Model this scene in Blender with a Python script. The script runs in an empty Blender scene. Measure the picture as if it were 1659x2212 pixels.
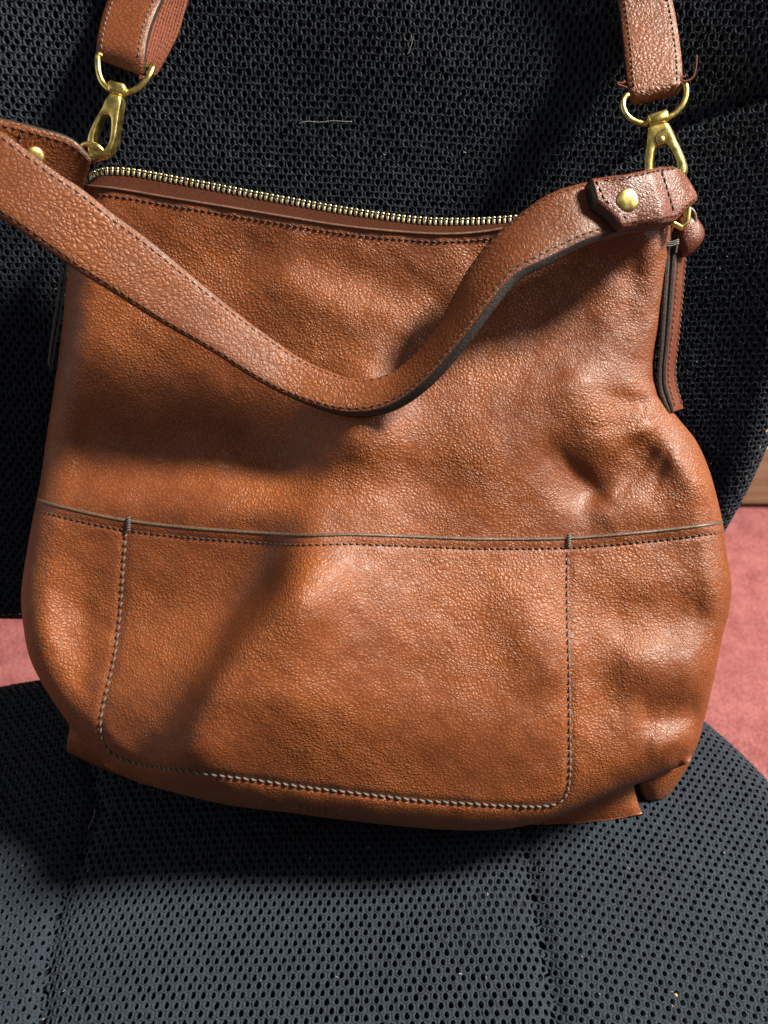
import bpy, bmesh, math, random
import numpy as np
from mathutils import Vector
random.seed(7)
RNG = np.random.default_rng(11)
SC = bpy.context.scene
COL = SC.collection

# ------------------------------------------------------------------ camera, world, lamps, exposure
PITCH = math.radians(42.0)          # camera looks 42 degrees down
FPX = 1661.9                        # focal length in units of a 1659 x 2212 picture
PCX, PCY = 829.5, 1106.0
LEAN = math.radians(35.0)           # the bag leans back 35 degrees
BAG_A = np.array([0.0, -0.03, 0.036])     # a point low on the front of the bag
_t = 0.494
_a = PITCH + math.atan((1769 - PCY) / FPX)
CAM = BAG_A - _t * np.array([0.0, math.cos(_a), -math.sin(_a)])
FWD = np.array([0, math.cos(PITCH), -math.sin(PITCH)])
UPV = np.array([0, math.sin(PITCH), math.cos(PITCH)])
cd = bpy.data.cameras.new('camera')
cam = bpy.data.objects.new('camera', cd); COL.objects.link(cam)
cam.location = CAM; cam.rotation_euler = (math.pi / 2 - PITCH, 0, 0)
cd.sensor_fit = 'VERTICAL'; cd.sensor_height = 34.6; cd.lens = 26.0
cd.clip_start = 0.01; cd.clip_end = 50
cd.dof.use_dof = True; cd.dof.focus_distance = 0.42; cd.dof.aperture_fstop = 9.0
SC.camera = cam

w = bpy.data.worlds.new('World'); SC.world = w; w.use_nodes = True
bg = w.node_tree.nodes['Background']
bg.inputs['Color'].default_value = (0.93, 0.96, 1.0, 1); bg.inputs['Strength'].default_value = 0.13

SUN_DIR = np.array([0.66, 0.09, 0.745]); SUN_DIR = SUN_DIR / np.linalg.norm(SUN_DIR)   # towards the light
def lamp(name, kind, loc, aim, energy, color, **kw):
    ld = bpy.data.lights.new(name, kind); ld.energy = energy; ld.color = color
    for k, v in kw.items(): setattr(ld, k, v)
    o = bpy.data.objects.new(name, ld); COL.objects.link(o)
    o.location = loc
    o.rotation_euler = (Vector(aim) - Vector(loc)).to_track_quat('-Z', 'Y').to_euler()
    return o
_target = np.array([0.0, 0.08, 0.15])
lamp('daylight_beam', 'SPOT', _target + SUN_DIR * 5.0, _target, 3150, (1.0, 0.93, 0.80),
     spot_size=math.radians(34), spot_blend=0.2, shadow_soft_size=0.45)
lamp('window_light', 'AREA', (1.35, 0.10, 0.85), (0, 0.05, 0.15), 6.0, (0.90, 0.95, 1.0),
     shape='RECTANGLE', size=0.55, size_y=0.8)
lamp('room_light', 'AREA', (-1.5, -0.1, 0.75), (0, 0.05, 0.15), 3.5, (1.0, 0.93, 0.84), shape='RECTANGLE', size=1.2, size_y=1.0)
SC.view_settings.view_transform = 'Standard'; SC.view_settings.look = 'None'
SC.view_settings.exposure = 0.0; SC.view_settings.gamma = 1.0

# ------------------------------------------------------------------ placing helpers
def rays(px, py):
    px = np.asarray(px, float); py = np.asarray(py, float)
    a = (px - PCX) / FPX; b = (PCY - py) / FPX
    return FWD + a[..., None] * np.array([1.0, 0, 0]) + b[..., None] * UPV
def on_plane(px, py, p0, n, h=0.0):
    r = rays(px, py)
    t = (np.asarray(h) - np.dot(n, CAM - p0)) / (r @ n)
    return CAM + r * t[..., None]
BAG_N = np.array([0, -math.cos(LEAN), math.sin(LEAN)])
BACK_LEAN = math.radians(20)
BACK_P = np.array([0, 0.125, 0.0]); BACK_N = np.array([0, -math.cos(BACK_LEAN), math.sin(BACK_LEAN)])
BACK_U = np.array([1.0, 0, 0]); BACK_V = np.array([0, math.sin(BACK_LEAN), math.cos(BACK_LEAN)])
def onbag(px, py, h=0.0): return on_plane(px, py, BAG_A, BAG_N, h)
def onseat(px, py, z=0.0): return on_plane(px, py, np.zeros(3), np.array([0, 0, 1.0]), z)
def onback(px, py, h=0.0): return on_plane(px, py, BACK_P, BACK_N, h)

def curve(pts, n=None, closed=False, ts=None):
    """Catmull-Rom through points of any dimension, even in chord length; returns n points, or those at parameters ts."""
    P = np.asarray(pts, float)
    if closed: P = np.vstack([P, P[:1]])
    d = np.linalg.norm(np.diff(P, axis=0), axis=1) + 1e-9
    k = np.concatenate([[0], np.cumsum(d)]); k /= k[-1]
    if closed:
        m0 = (P[1] - P[-2]) / (k[1] + 1 - k[-2])
        M = np.vstack([m0, (P[2:] - P[:-2]) / (k[2:] - k[:-2])[:, None], m0])
    else:
        M = np.vstack([(P[1] - P[0]) / (k[1] - k[0]), (P[2:] - P[:-2]) / (k[2:] - k[:-2])[:, None], (P[-1] - P[-2]) / (k[-1] - k[-2])])
    t = np.linspace(0, 1, n + (1 if closed else 0)) if ts is None else np.asarray(ts, float)
    i = np.clip(np.searchsorted(k, t, side='right') - 1, 0, len(P) - 2)
    L = (k[i + 1] - k[i]); x = ((t - k[i]) / L)[:, None]; L = L[:, None]
    R = (2*x**3 - 3*x**2 + 1) * P[i] + (x**3 - 2*x**2 + x) * L * M[i] + (-2*x**3 + 3*x**2) * P[i+1] + (x**3 - x**2) * L * M[i+1]
    return R[:-1] if closed and ts is None else R
def seg_dist(px, py, poly, closed=False):
    P = np.asarray(poly, float)
    if closed: P = np.vstack([P, P[:1]])
    sh = np.shape(px); q = np.stack([np.ravel(px), np.ravel(py)], 1); best = np.full(len(q), 1e18)
    for a, b in zip(P[:-1], P[1:]):
        ab = b - a; L = ab @ ab + 1e-18
        t = np.clip(((q - a) @ ab) / L, 0, 1)
        best = np.minimum(best, ((q - a - t[:, None] * ab) ** 2).sum(1))
    return np.sqrt(best).reshape(sh)
def inside(px, py, poly):
    P = np.asarray(poly, float); x = np.asarray(px); y = np.asarray(py); r = np.zeros(x.shape, bool)
    j = len(P) - 1
    for i in range(len(P)):
        c = ((P[i, 1] > y) != (P[j, 1] > y)) & (x < (P[j, 0] - P[i, 0]) * (y - P[i, 1]) / (P[j, 1] - P[i, 1] + 1e-15) + P[i, 0])
        r ^= c; j = i
    return r
def sstep(a, b, x):
    t = np.clip((x - a) / (b - a), 0, 1); return t * t * (3 - 2 * t)
def wavy(x, y, scale, seed, n=14):
    g = np.random.default_rng(seed); o = 0
    for k in range(n):
        th = g.uniform(0, 2 * math.pi); f = g.uniform(.5, 1.6) / scale
        o = o + np.sin(2 * math.pi * f * (x * math.cos(th) + y * math.sin(th)) + g.uniform(0, 6.28))
    return o / math.sqrt(n)

# ------------------------------------------------------------------ object helpers
def tag(o, label=None, cat=None, group=None, kind=None):
    if label: o['label'] = label
    if cat: o['category'] = cat
    if group: o['group'] = group
    if kind: o['kind'] = kind
    return o
def empty(name, loc):
    o = bpy.data.objects.new(name, None); COL.objects.link(o); o.location = loc; o.empty_display_size = .02
    return o
def world_of(o):
    v = Vector((0, 0, 0))
    while o is not None:
        v += o.location; o = o.parent
    return v
def mesh_obj(name, V, Fc, mat, parent=None, smooth=True, kind=None, mats=None, fm=None, attr=None):
    V = np.asarray(V, float).reshape(-1, 3)
    if parent is not None: V = V - np.array(world_of(parent))
    me = bpy.data.meshes.new(name)
    if isinstance(Fc, np.ndarray):
        k = Fc.shape[1]; nf = len(Fc)
        me.vertices.add(len(V)); me.vertices.foreach_set('co', V.ravel().astype(np.float32))
        me.loops.add(nf * k); me.loops.foreach_set('vertex_index', Fc.ravel().astype(np.int32))
        me.polygons.add(nf); me.polygons.foreach_set('loop_start', np.arange(0, nf * k, k, dtype=np.int32))
        me.update(calc_edges=True)
    else:
        me.from_pydata([tuple(v) for v in V], [], Fc)
    for m in (mats or [mat]): me.materials.append(m)
    if fm is not None: me.polygons.foreach_set('material_index', np.asarray(fm, np.int32))
    me.polygons.foreach_set('use_smooth', np.full(len(me.polygons), smooth, bool))
    if attr is not None:
        a = me.attributes.new('grain', 'FLOAT_VECTOR', 'POINT'); a.data.foreach_set('vector', np.asarray(attr, np.float32).ravel())
    me.update()
    o = bpy.data.objects.new(name, me); COL.objects.link(o)
    if parent is not None: o.parent = parent
    if kind: o['kind'] = kind
    return o
class MB:
    def __init__(s): s.v = []; s.f = []; s.m = []; s.n = 0
    def add(s, V, Fc, m=0):
        V = np.asarray(V, float).reshape(-1, 3); s.v.append(V)
        for f in Fc: s.f.append(tuple(int(i) + s.n for i in f)); s.m.append(m)
        s.n += len(V)
    def build(s, name, mat, parent=None, smooth=True, kind=None, mats=None):
        return mesh_obj(name, np.vstack(s.v), s.f, mat, parent, smooth, kind, mats, s.m)
def grid_faces(nu, nv, flip=False):
    i, j = np.meshgrid(np.arange(nv - 1), np.arange(nu - 1), indexing='ij')
    a = i * nu + j
    F = np.stack([a, a + 1, a + nu + 1, a + nu], -1).reshape(-1, 4)
    return F[:, ::-1] if flip else F
def frames(P):
    T = np.gradient(P, axis=0); T /= np.linalg.norm(T, axis=1)[:, None] + 1e-12
    return T
def tube(mb, P, r, seg=8, m=0, cap=True, closed=False, flat=1.0, nref=None):
    P = np.asarray(P, float); n = len(P)
    if closed:
        T = np.roll(P, -1, 0) - np.roll(P, 1, 0); T /= np.linalg.norm(T, axis=1)[:, None]
    else: T = frames(P)
    r = np.broadcast_to(np.asarray(r, float), (n,))
    ref = np.array(nref if nref is not None else (0.13, -.8, .55)); V = []
    for i in range(n):
        a = np.cross(T[i], ref); a /= np.linalg.norm(a) + 1e-12; b = np.cross(a, T[i])
        for k in range(seg):
            t = 2 * math.pi * k / seg
            V.append(P[i] + r[i] * (math.cos(t) * a + flat * math.sin(t) * b))
    F = []
    for i in range(n if closed else n - 1):
        for k in range(seg):
            k2 = (k + 1) % seg; i2 = (i + 1) % n
            F.append((i*seg+k, i*seg+k2, i2*seg+k2, i2*seg+k))
    if cap and not closed:
        F.append(tuple(range(seg))[::-1]); F.append(tuple((n-1)*seg + k for k in range(seg)))
    mb.add(V, F, m)
def box(mb, c, sx, sy, sz, ax=None, m=0, bev=0.0):
    c = np.asarray(c, float); A = np.eye(3) if ax is None else np.asarray(ax, float)
    b = bev
    V = []
    for z, ins in ((-sz/2, b), (-sz/2 + b, 0), (sz/2 - b, 0), (sz/2, b)) if b else ((-sz/2, 0), (sz/2, 0)):
        x, y = sx/2 - ins, sy/2 - ins
        q = [(-x, -y + b), (-x + b, -y), (x - b, -y), (x, -y + b), (x, y - b), (x - b, y), (-x + b, y), (-x, y - b)] if b else [(-x, -y), (x, -y), (x, y), (-x, y)]
        for (u, v) in q: V.append(c + A[0]*u + A[1]*v + A[2]*z)
    k = 8 if b else 4; L = len(V) // k; F = [tuple(range(k))[::-1], tuple((L-1)*k + i for i in range(k))]
    for l in range(L - 1):
        for i in range(k):
            j = (i + 1) % k; F.append((l*k+i, l*k+j, (l+1)*k+j, (l+1)*k+i))
    mb.add(V, F, m)
def disc_dome(mb, c, n, r, hgt, seg=28, rings=6, up=None, m=0):
    c = np.asarray(c, float); n = np.asarray(n, float) / np.linalg.norm(n)
    a = np.cross(n, (0.3, .5, .9)); a /= np.linalg.norm(a); b = np.cross(n, a)
    V = []; prof = [(1.0, -.6)] + [(math.cos(t), math.sin(t)) for t in np.linspace(0, math.pi/2 * .97, rings)]
    for (q, z) in prof:
        q = q ** .8 if q > 0 else 0
        for k in range(seg):
            t = 2*math.pi*k/seg; V.append(c + r*q*(math.cos(t)*a + math.sin(t)*b) + n*hgt*z)
    F = []
    for l in range(len(prof)-1):
        for k in range(seg):
            k2 = (k+1) % seg; F.append((l*seg+k, l*seg+k2, (l+1)*seg+k2, (l+1)*seg+k))
    F.append(tuple((len(prof)-1)*seg + k for k in range(seg)))
    mb.add(V, F, m)

# ------------------------------------------------------------------ materials
def mat(name):
    m = bpy.data.materials.new(name); m.use_nodes = True
    nt = m.node_tree; return m, nt, nt.nodes['Principled BSDF']
def N(nt, t, **kw):
    n = nt.nodes.new(t)
    for k, v in kw.items(): setattr(n, k, v)
    return n
def math_n(nt, op, a, b=None):
    n = N(nt, 'ShaderNodeMath', operation=op)
    for i, x in enumerate((a, b)):
        if x is None: continue
        if isinstance(x, (int, float)): n.inputs[i].default_value = x
        else: nt.links.new(x, n.inputs[i])
    return n.outputs[0]
def ramp(nt, x, a, b, c=0.0, d=1.0, smooth=True):
    n = N(nt, 'ShaderNodeMapRange'); n.interpolation_type = 'SMOOTHSTEP' if smooth else 'LINEAR'
    nt.links.new(x, n.inputs[0])
    for i, v in zip((1, 2, 3, 4), (a, b, c, d)): n.inputs[i].default_value = v
    return n.outputs[0]
def leather(name, c1, c2, grain=520, depth=.00025, rough=.44, stretch=(1, 1.0, 1.25), fine=.25, use_attr=False):
    m, nt, p = mat(name); L = nt.links.new
    if use_attr:
        co = N(nt, 'ShaderNodeAttribute', attribute_name='grain').outputs['Vector']
    else:
        co = N(nt, 'ShaderNodeTexCoord').outputs['Object']
    mp = N(nt, 'ShaderNodeMapping'); L(co, mp.inputs[0]); mp.inputs['Scale'].default_value = stretch
    wz = N(nt, 'ShaderNodeTexNoise'); wz.inputs['Scale'].default_value = 55; wz.inputs['Detail'].default_value = 2; L(mp.outputs[0], wz.inputs[0])
    wv = N(nt, 'ShaderNodeVectorMath', operation='SCALE'); wv.inputs['Scale'].default_value = .010; L(wz.outputs['Color'], wv.inputs[0])
    wa = N(nt, 'ShaderNodeVectorMath', operation='ADD'); L(mp.outputs[0], wa.inputs[0]); L(wv.outputs[0], wa.inputs[1])
    def vor(sc, rnd=1.0):
        v = N(nt, 'ShaderNodeTexVoronoi', feature='DISTANCE_TO_EDGE'); v.inputs['Scale'].default_value = sc
        v.inputs['Randomness'].default_value = rnd; L(wa.outputs[0], v.inputs['Vector']); return v.outputs['Distance']
    sv = N(nt, 'ShaderNodeTexVoronoi', feature='SMOOTH_F1'); sv.inputs['Scale'].default_value = grain; sv.inputs['Smoothness'].default_value = .25
    L(wa.outputs[0], sv.inputs['Vector'])
    e1 = math_n(nt, 'ADD', math_n(nt, 'MULTIPLY', ramp(nt, vor(grain), 0.0, .34), .55), ramp(nt, sv.outputs['Distance'], .75, .05, 0, .55))
    e2 = ramp(nt, vor(grain * 2.1), 0.0, .30)
    big = N(nt, 'ShaderNodeTexNoise'); big.inputs['Scale'].default_value = 16; big.inputs['Detail'].default_value = 3; L(co, big.inputs[0])
    mid = N(nt, 'ShaderNodeTexNoise'); mid.inputs['Scale'].default_value = 120; mid.inputs['Detail'].default_value = 4; L(co, mid.inputs[0])
    amt = ramp(nt, big.outputs[0], .36, .66, .55, 1.15)
    h = math_n(nt, 'MULTIPLY', e1, amt)
    h = math_n(nt, 'ADD', h, math_n(nt, 'MULTIPLY', e2, fine))
    h = math_n(nt, 'ADD', h, math_n(nt, 'MULTIPLY', mid.outputs[0], .18))
    b = N(nt, 'ShaderNodeBump'); b.inputs['Strength'].default_value = 1.0; b.inputs['Distance'].default_value = depth
    L(h, b.inputs['Height']); L(b.outputs[0], p.inputs['Normal'])
    mx = N(nt, 'ShaderNodeMix', data_type='RGBA'); mx.inputs[6].default_value = (*c1, 1); mx.inputs[7].default_value = (*c2, 1)
    cf = math_n(nt, 'ADD', math_n(nt, 'MULTIPLY', big.outputs[0], .8), math_n(nt, 'MULTIPLY', mid.outputs[0], .25))
    L(ramp(nt, cf, .35, .72), mx.inputs[0])
    mg = N(nt, 'ShaderNodeMix', data_type='RGBA', blend_type='MULTIPLY'); mg.inputs[0].default_value = 1
    L(mx.outputs[2], mg.inputs[6])
    gv = ramp(nt, e1, 0.0, .7, .74, 1.0); cb = N(nt, 'ShaderNodeCombineColor'); [L(gv, cb.inputs[i]) for i in range(3)]
    L(cb.outputs[0], mg.inputs[7]); L(mg.outputs[2], p.inputs['Base Color'])
    L(math_n(nt, 'ADD', math_n(nt, 'MULTIPLY', mid.outputs[0], .16), rough - .08), p.inputs['Roughness'])
    p.inputs['Specular IOR Level'].default_value = .42
    return m
M = {}
M['leather'] = leather('brown_leather', (.190, .0495, .0145), (.280, .080, .0205))
M['strap_leather'] = leather('strap_leather', (.160, .043, .013), (.235, .067, .018), grain=430, depth=.00026, rough=.46)
M['tab_leather'] = leather('tab_leather', (.150, .038, .019), (.205, .055, .025), grain=560, depth=.00022, rough=.36)
def simple(name, col, rough, metal=0.0, bump=0.0, bscale=400, var=0.0, spec=.5):
    m, nt, p = mat(name); L = nt.links.new
    p.inputs['Roughness'].default_value = rough; p.inputs['Metallic'].default_value = metal; p.inputs['Specular IOR Level'].default_value = spec
    co = N(nt, 'ShaderNodeTexCoord').outputs['Object']
    nz = N(nt, 'ShaderNodeTexNoise'); nz.inputs['Scale'].default_value = bscale; nz.inputs['Detail'].default_value = 5; L(co, nz.inputs[0])
    mx = N(nt, 'ShaderNodeMix', data_type='RGBA')
    mx.inputs[6].default_value = (*[c * (1 - var) for c in col], 1); mx.inputs[7].default_value = (*[min(1, c * (1 + var)) for c in col], 1)
    L(ramp(nt, nz.outputs[0], .3, .7), mx.inputs[0]); L(mx.outputs[2], p.inputs['Base Color'])
    L(ramp(nt, nz.outputs[0], .3, .7, rough * .85, min(1, rough * 1.2)), p.inputs['Roughness'])
    if bump:
        b = N(nt, 'ShaderNodeBump'); b.inputs['Distance'].default_value = bump; L(nz.outputs[0], b.inputs['Height']); L(b.outputs[0], p.inputs['Normal'])
    return m
M['edge'] = simple('edge_paint', (.030, .024, .021), .40, bump=.0002, bscale=700, var=.25)
M['rim'] = simple('rim_paint', (.13, .060, .038), .45, var=.2)
M['thread'] = simple('grey_thread', (.11, .098, .092), .6, bump=.0002, bscale=2500, var=.35)
M['dark_thread'] = simple('dark_thread', (.05, .028, .024), .55, bump=.0002, bscale=2500, var=.35)
M['brass'] = simple('antique_brass', (.80, .61, .19), .33, metal=1.0, bump=.00006, bscale=260, var=.22)
M['tooth'] = simple('pale_brass', (.60, .53, .32), .38, metal=1.0, var=.15)
M['dark'] = simple('dark_gap', (.012, .010, .008), .8)
M['tape'] = simple('zip_tape', (.050, .016, .009), .9, bump=.0008, bscale=1300, var=.35, spec=.04)
M['web'] = simple('woven_web', (.20, .062, .034), .85, bump=.0005, bscale=900, var=.3, spec=.2)
M['hair'] = simple('pale_hair', (.55, .50, .42), .4)
M['crumb'] = simple('yellow_crumb', (.55, .33, .10), .6, var=.2)
M['plastic'] = simple('black_plastic', (.018, .018, .020), .45, bump=.0001, bscale=900, var=.2)
M['core'] = simple('black_foam', (.010, .011, .014), .95, bump=.0006, bscale=900, var=.5, spec=.1)
def fabric(name):
    m, nt, p = mat(name); L = nt.links.new
    co = N(nt, 'ShaderNodeTexCoord').outputs['Object']
    nz = N(nt, 'ShaderNodeTexNoise'); nz.inputs['Scale'].default_value = 1900; nz.inputs['Detail'].default_value = 4; L(co, nz.inputs[0])
    lo = N(nt, 'ShaderNodeTexNoise'); lo.inputs['Scale'].default_value = 9; lo.inputs['Detail'].default_value = 3; L(co, lo.inputs[0])
    mx = N(nt, 'ShaderNodeMix', data_type='RGBA'); mx.inputs[6].default_value = (.006, .009, .015, 1); mx.inputs[7].default_value = (.025, .037, .055, 1)
    f = math_n(nt, 'ADD', math_n(nt, 'MULTIPLY', nz.outputs[0], .8), math_n(nt, 'MULTIPLY', lo.outputs[0], .25))
    vk = N(nt, 'ShaderNodeTexVoronoi', feature='F1'); vk.inputs['Scale'].default_value = 1150; L(co, vk.inputs['Vector'])
    f = math_n(nt, 'ADD', f, math_n(nt, 'MULTIPLY', vk.outputs['Distance'], -.28))
    L(ramp(nt, f, .18, .52), mx.inputs[0]); L(mx.outputs[2], p.inputs['Base Color'])
    p.inputs['Roughness'].default_value = .62; p.inputs['Specular IOR Level'].default_value = .28
    p.inputs['Sheen Weight'].default_value = .05; p.inputs['Sheen Roughness'].default_value = .4
    b = N(nt, 'ShaderNodeBump'); b.inputs['Distance'].default_value = .0008; L(f, b.inputs['Height']); L(b.outputs[0], p.inputs['Normal'])
    return m
M['mesh'] = fabric('mesh_fabric')
def carpet():
    m, nt, p = mat('pink_carpet'); L = nt.links.new
    co = N(nt, 'ShaderNodeTexCoord').outputs['Object']
    a = N(nt, 'ShaderNodeTexNoise'); a.inputs['Scale'].default_value = 260; a.inputs['Detail'].default_value = 4; L(co, a.inputs[0])
    c = N(nt, 'ShaderNodeTexNoise'); c.inputs['Scale'].default_value = 30; c.inputs['Detail'].default_value = 5; L(co, c.inputs[0])
    mx = N(nt, 'ShaderNodeMix', data_type='RGBA'); mx.inputs[6].default_value = (.19, .056, .060, 1); mx.inputs[7].default_value = (.31, .115, .115, 1)
    f = math_n(nt, 'ADD', math_n(nt, 'MULTIPLY', a.outputs[0], .6), math_n(nt, 'MULTIPLY', c.outputs[0], .4))
    L(ramp(nt, f, .36, .62), mx.inputs[0]); L(mx.outputs[2], p.inputs['Base Color'])
    p.inputs['Roughness'].default_value = .95; p.inputs['Specular IOR Level'].default_value = .1
    b = N(nt, 'ShaderNodeBump'); b.inputs['Distance'].default_value = .004; L(f, b.inputs['Height']); L(b.outputs[0], p.inputs['Normal'])
    return m
M['carpet'] = carpet()
def wood():
    m, nt, p = mat('varnished_wood'); L = nt.links.new
    co = N(nt, 'ShaderNodeTexCoord').outputs['Object']
    mp = N(nt, 'ShaderNodeMapping'); L(co, mp.inputs[0]); mp.inputs['Scale'].default_value = (2, 30, 30)
    a = N(nt, 'ShaderNodeTexNoise'); a.inputs['Scale'].default_value = 3; a.inputs['Detail'].default_value = 6; L(mp.outputs[0], a.inputs[0])
    mx = N(nt, 'ShaderNodeMix', data_type='RGBA'); mx.inputs[6].default_value = (.50, .37, .20, 1); mx.inputs[7].default_value = (.68, .53, .32, 1)
    L(ramp(nt, a.outputs[0], .35, .65), mx.inputs[0]); L(mx.outputs[2], p.inputs['Base Color']); p.inputs['Roughness'].default_value = .4
    return m
M['wood'] = wood()

# ------------------------------------------------------------------ setting: carpet and the wooden plinth behind
FLOOR = -0.47
def quad_sheet(name, x0, x1, y0, y1, z, m):
    return mesh_obj(name, [(x0, y0, z), (x1, y0, z), (x1, y1, z), (x0, y1, z)], [(0, 1, 2, 3)], m)
tag(quad_sheet("floor", -4.5, 4.5, -3.0, 2.5, FLOOR, M['carpet']), kind='structure')
_sk = on_plane(1640, 1098, np.array([0, 0, FLOOR]), np.array([0, 0, 1.0]), 0.0)
WY = float(_sk[1])
mb = MB(); box(mb, (0, WY + .012, FLOOR + .075), 9.0, .022, .135, bev=.004)
box(mb, (0, WY + .022, FLOOR + .155), 9.0, .040, .018, bev=.004)
tag(mb.build('skirting_board', M['wood'], smooth=False), kind='structure')
mb = MB(); box(mb, (0, WY + .07, FLOOR + 1.2), 9.0, .05, 2.4)
tag(mb.build('wall', simple('wall_panel', (.60, .46, .28), .55, var=.15, bscale=12), smooth=False), kind='structure')

# ------------------------------------------------------------------ office chair
chair = tag(empty('office_chair', (0, 0.0, FLOOR)), 'black office chair upholstered in perforated spacer mesh under the handbag', 'chair')
def px_line_seat(pts): return np.array([onseat(np.array(p[0]), np.array(p[1]))[:2] for p in pts])
seat_out = px_line_seat([(-60, 1466), (0, 1449), (70, 1436), (300, 1405), (700, 1388), (1100, 1408), (1400, 1460), (1524, 1514), (1659, 1628), (1730, 1710)])
_x0, _x1 = seat_out[0][0] - .045, seat_out[-1][0] + .03
seat_poly = np.vstack([seat_out, [(_x1, -.08), (_x1 + .005, -.22), (_x1 - .03, -.31), (_x1 - .10, -.345), (_x0 + .12, -.345), (_x0 + .04, -.31), (_x0, -.22), (_x0 - .002, -.05)]])
seat_poly = curve(seat_poly, 120, closed=True)
seam_L = px_line_seat([(190, 1640), (213, 1747), (171, 1840), (135, 1915), (112, 1990), (95, 2100), (85, 2250)])
seam_R = px_line_seat([(1120, 1720), (1143, 1870), (1158, 1960), (1178, 2060), (1195, 2150), (1215, 2300)])
def seat_z(x, y):
    d = np.where(inside(x, y, seat_poly), seg_dist(x, y, seat_poly, True), 0)
    R = .030; k = np.clip(1 - d / R, 0, 1)
    z = -R * (1 - np.sqrt(np.clip(1 - k * k, 0, 1)))
    for s in (seam_L, seam_R):
        ds = seg_dist(x, y, s); z = z - .0035 * np.exp(-(ds / .006) ** 2) - .002 * np.exp(-(ds / .02) ** 2)
    return z + .0016 * wavy(x, y, .16, 3) + .004 * sstep(.02, -.25, y) * np.exp(-(x / .2) ** 2)
def seat_surf(x, y, h=0.0):
    return np.stack([x, y, seat_z(x, y) + h], -1)
bo = [(-1.0, 1)]
def bk(px, py):
    p = onback(np.array(float(px)), np.array(float(py))) - BACK_P; return (p @ BACK_U, p @ BACK_V)
back_poly = [bk(*p) for p in [(-70, 1300), (0, 1334), (60, 1346), (300, 1356), (800, 1358), (1250, 1345), (1420, 1312), (1500, 1262), (1567, 1172), (1659, 958), (1710, 780), (1745, 500), (1760, 250)]]
_u, _v = back_poly[-1]
back_poly += [(_u + .005, _v + .10), (_u - .02, _v + .17), (_u - .09, _v + .205), (0, _v + .215), (-_u - .0, _v + .20), (-_u - .075, _v + .12), (-_u - .085, _v - .02), (-_u - .07, _v - .22)]
back_poly = curve(back_poly, 140, closed=True)
seam_B = np.array([bk(*p) for p in [(1760, 160), (1659, 203), (1560, 237), (1459, 276), (1380, 322), (1306, 376), (1230, 440), (1150, 540), (1100, 680)]])
def back_h(u, v):
    d = np.where(inside(u, v, back_poly), seg_dist(u, v, back_poly, True), 0)
    R = .028; k = np.clip(1 - d / R, 0, 1)
    z = -R * (1 - np.sqrt(np.clip(1 - k * k, 0, 1)))
    ds = seg_dist(u, v, seam_B); z = z - .0024 * np.exp(-(ds / .004) ** 2) - .0012 * np.exp(-(ds / .018) ** 2)
    return z + .0015 * wavy(u, v, .18, 5) - .012 * np.exp(-((v - .02) / .10) ** 2) + .9 * np.clip(np.abs(u) - .10, 0, .2) ** 2
def back_surf(u, v, h=0.0):
    z = back_h(u, v) + h
    return BACK_P + u[..., None] * BACK_U + v[..., None] * BACK_V + z[..., None] * BACK_N

def net(surf, poly, pitch, row, ang, sel, hole=(.30, .38), seed=0, margin=.0):
    """knitted spacer mesh: staggered cells, each a ring of yarn round a hole; returns vertices and quads"""
    lo, hi = poly.min(0) - .01, poly.max(0) + .01; c = (lo + hi) / 2; half = np.linalg.norm(hi - lo) / 2 + .01
    nr = int(half / row) + 1; nc = int(half / pitch) + 1
    I, J = np.meshgrid(np.arange(-nr, nr + 1), np.arange(-nc, nc + 1), indexing='ij')
    X = (J + .5 * (I % 2)) * pitch; Y = I * row
    ca, sa = math.cos(ang), math.sin(ang)
    g = np.random.default_rng(seed)
    def place(x, y): return c[0] + x * ca - y * sa, c[1] + x * sa + y * ca
    cx, cy = place(X, Y)
    ok = inside(cx, cy, poly) & sel(cx, cy)
    X = X[ok]; Y = Y[ok]; n = len(X)
    hh = row * 2 / 3; q = row / 3
    hexp = [(.5, -q/pitch), (.5, 0), (.5, q/pitch), (.25, (hh+q)/2/pitch), (0, hh/pitch), (-.25, (hh+q)/2/pitch), (-.5, q/pitch), (-.5, 0), (-.5, -q/pitch), (-.25, -(hh+q)/2/pitch), (0, -hh/pitch), (.25, -(hh+q)/2/pitch)]
    hexp = np.array(hexp) * pitch
    th = np.arctan2(hexp[:, 1] / (row * 1.05), hexp[:, 0] / (pitch * .95))
    jit = g.normal(0, .035, (n, 1, 2)) * pitch; hs = 1 + g.normal(0, .07, (n, 1))
    hol = np.stack([np.cos(th) * hole[0] * pitch, np.sin(th) * hole[1] * row], -1)
    rings = []
    for f, h, j in ((1.0, -.00030, 0), (.0, .00010, 1), (-1, -.0004, 1), (-2, -.0020, 1)):
        if f == 1: r = np.broadcast_to(hexp, (n, 12, 2))
        elif f == 0: r = .5 * hexp + .5 * hol[None] * hs[..., None] + jit * .5
        elif f == -1: r = hol[None] * hs[..., None] + jit
        else: r = hol[None] * hs[..., None] * .96 + jit
        x, y = place(X[:, None] + r[..., 0], Y[:, None] + r[..., 1])
        hv = h + (g.normal(0, .00024, (n, 12)) if f != 1 else -.00035 * np.cos(th) ** 4) + (.00025 * np.abs(np.sin(th * 1.0)) if f == 0 else 0)
        rings.append((x, y, np.broadcast_to(hv, (n, 12))))
    P = np.concatenate([surf(x, y, h)[:, None] for x, y, h in rings], 1)   # n,4,12,3
    V = P.reshape(-1, 3)
    base = (np.arange(n) * 48)[:, None, None]; rr = np.arange(3)[None, :, None] * 12; k = np.arange(12)[None, None]; k2 = (k + 1) % 12
    F = np.stack([base + rr + k, base + rr + k2, base + rr + 12 + k2, base + rr + 12 + k], -1).reshape(-1, 4)
    return V, F
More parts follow.
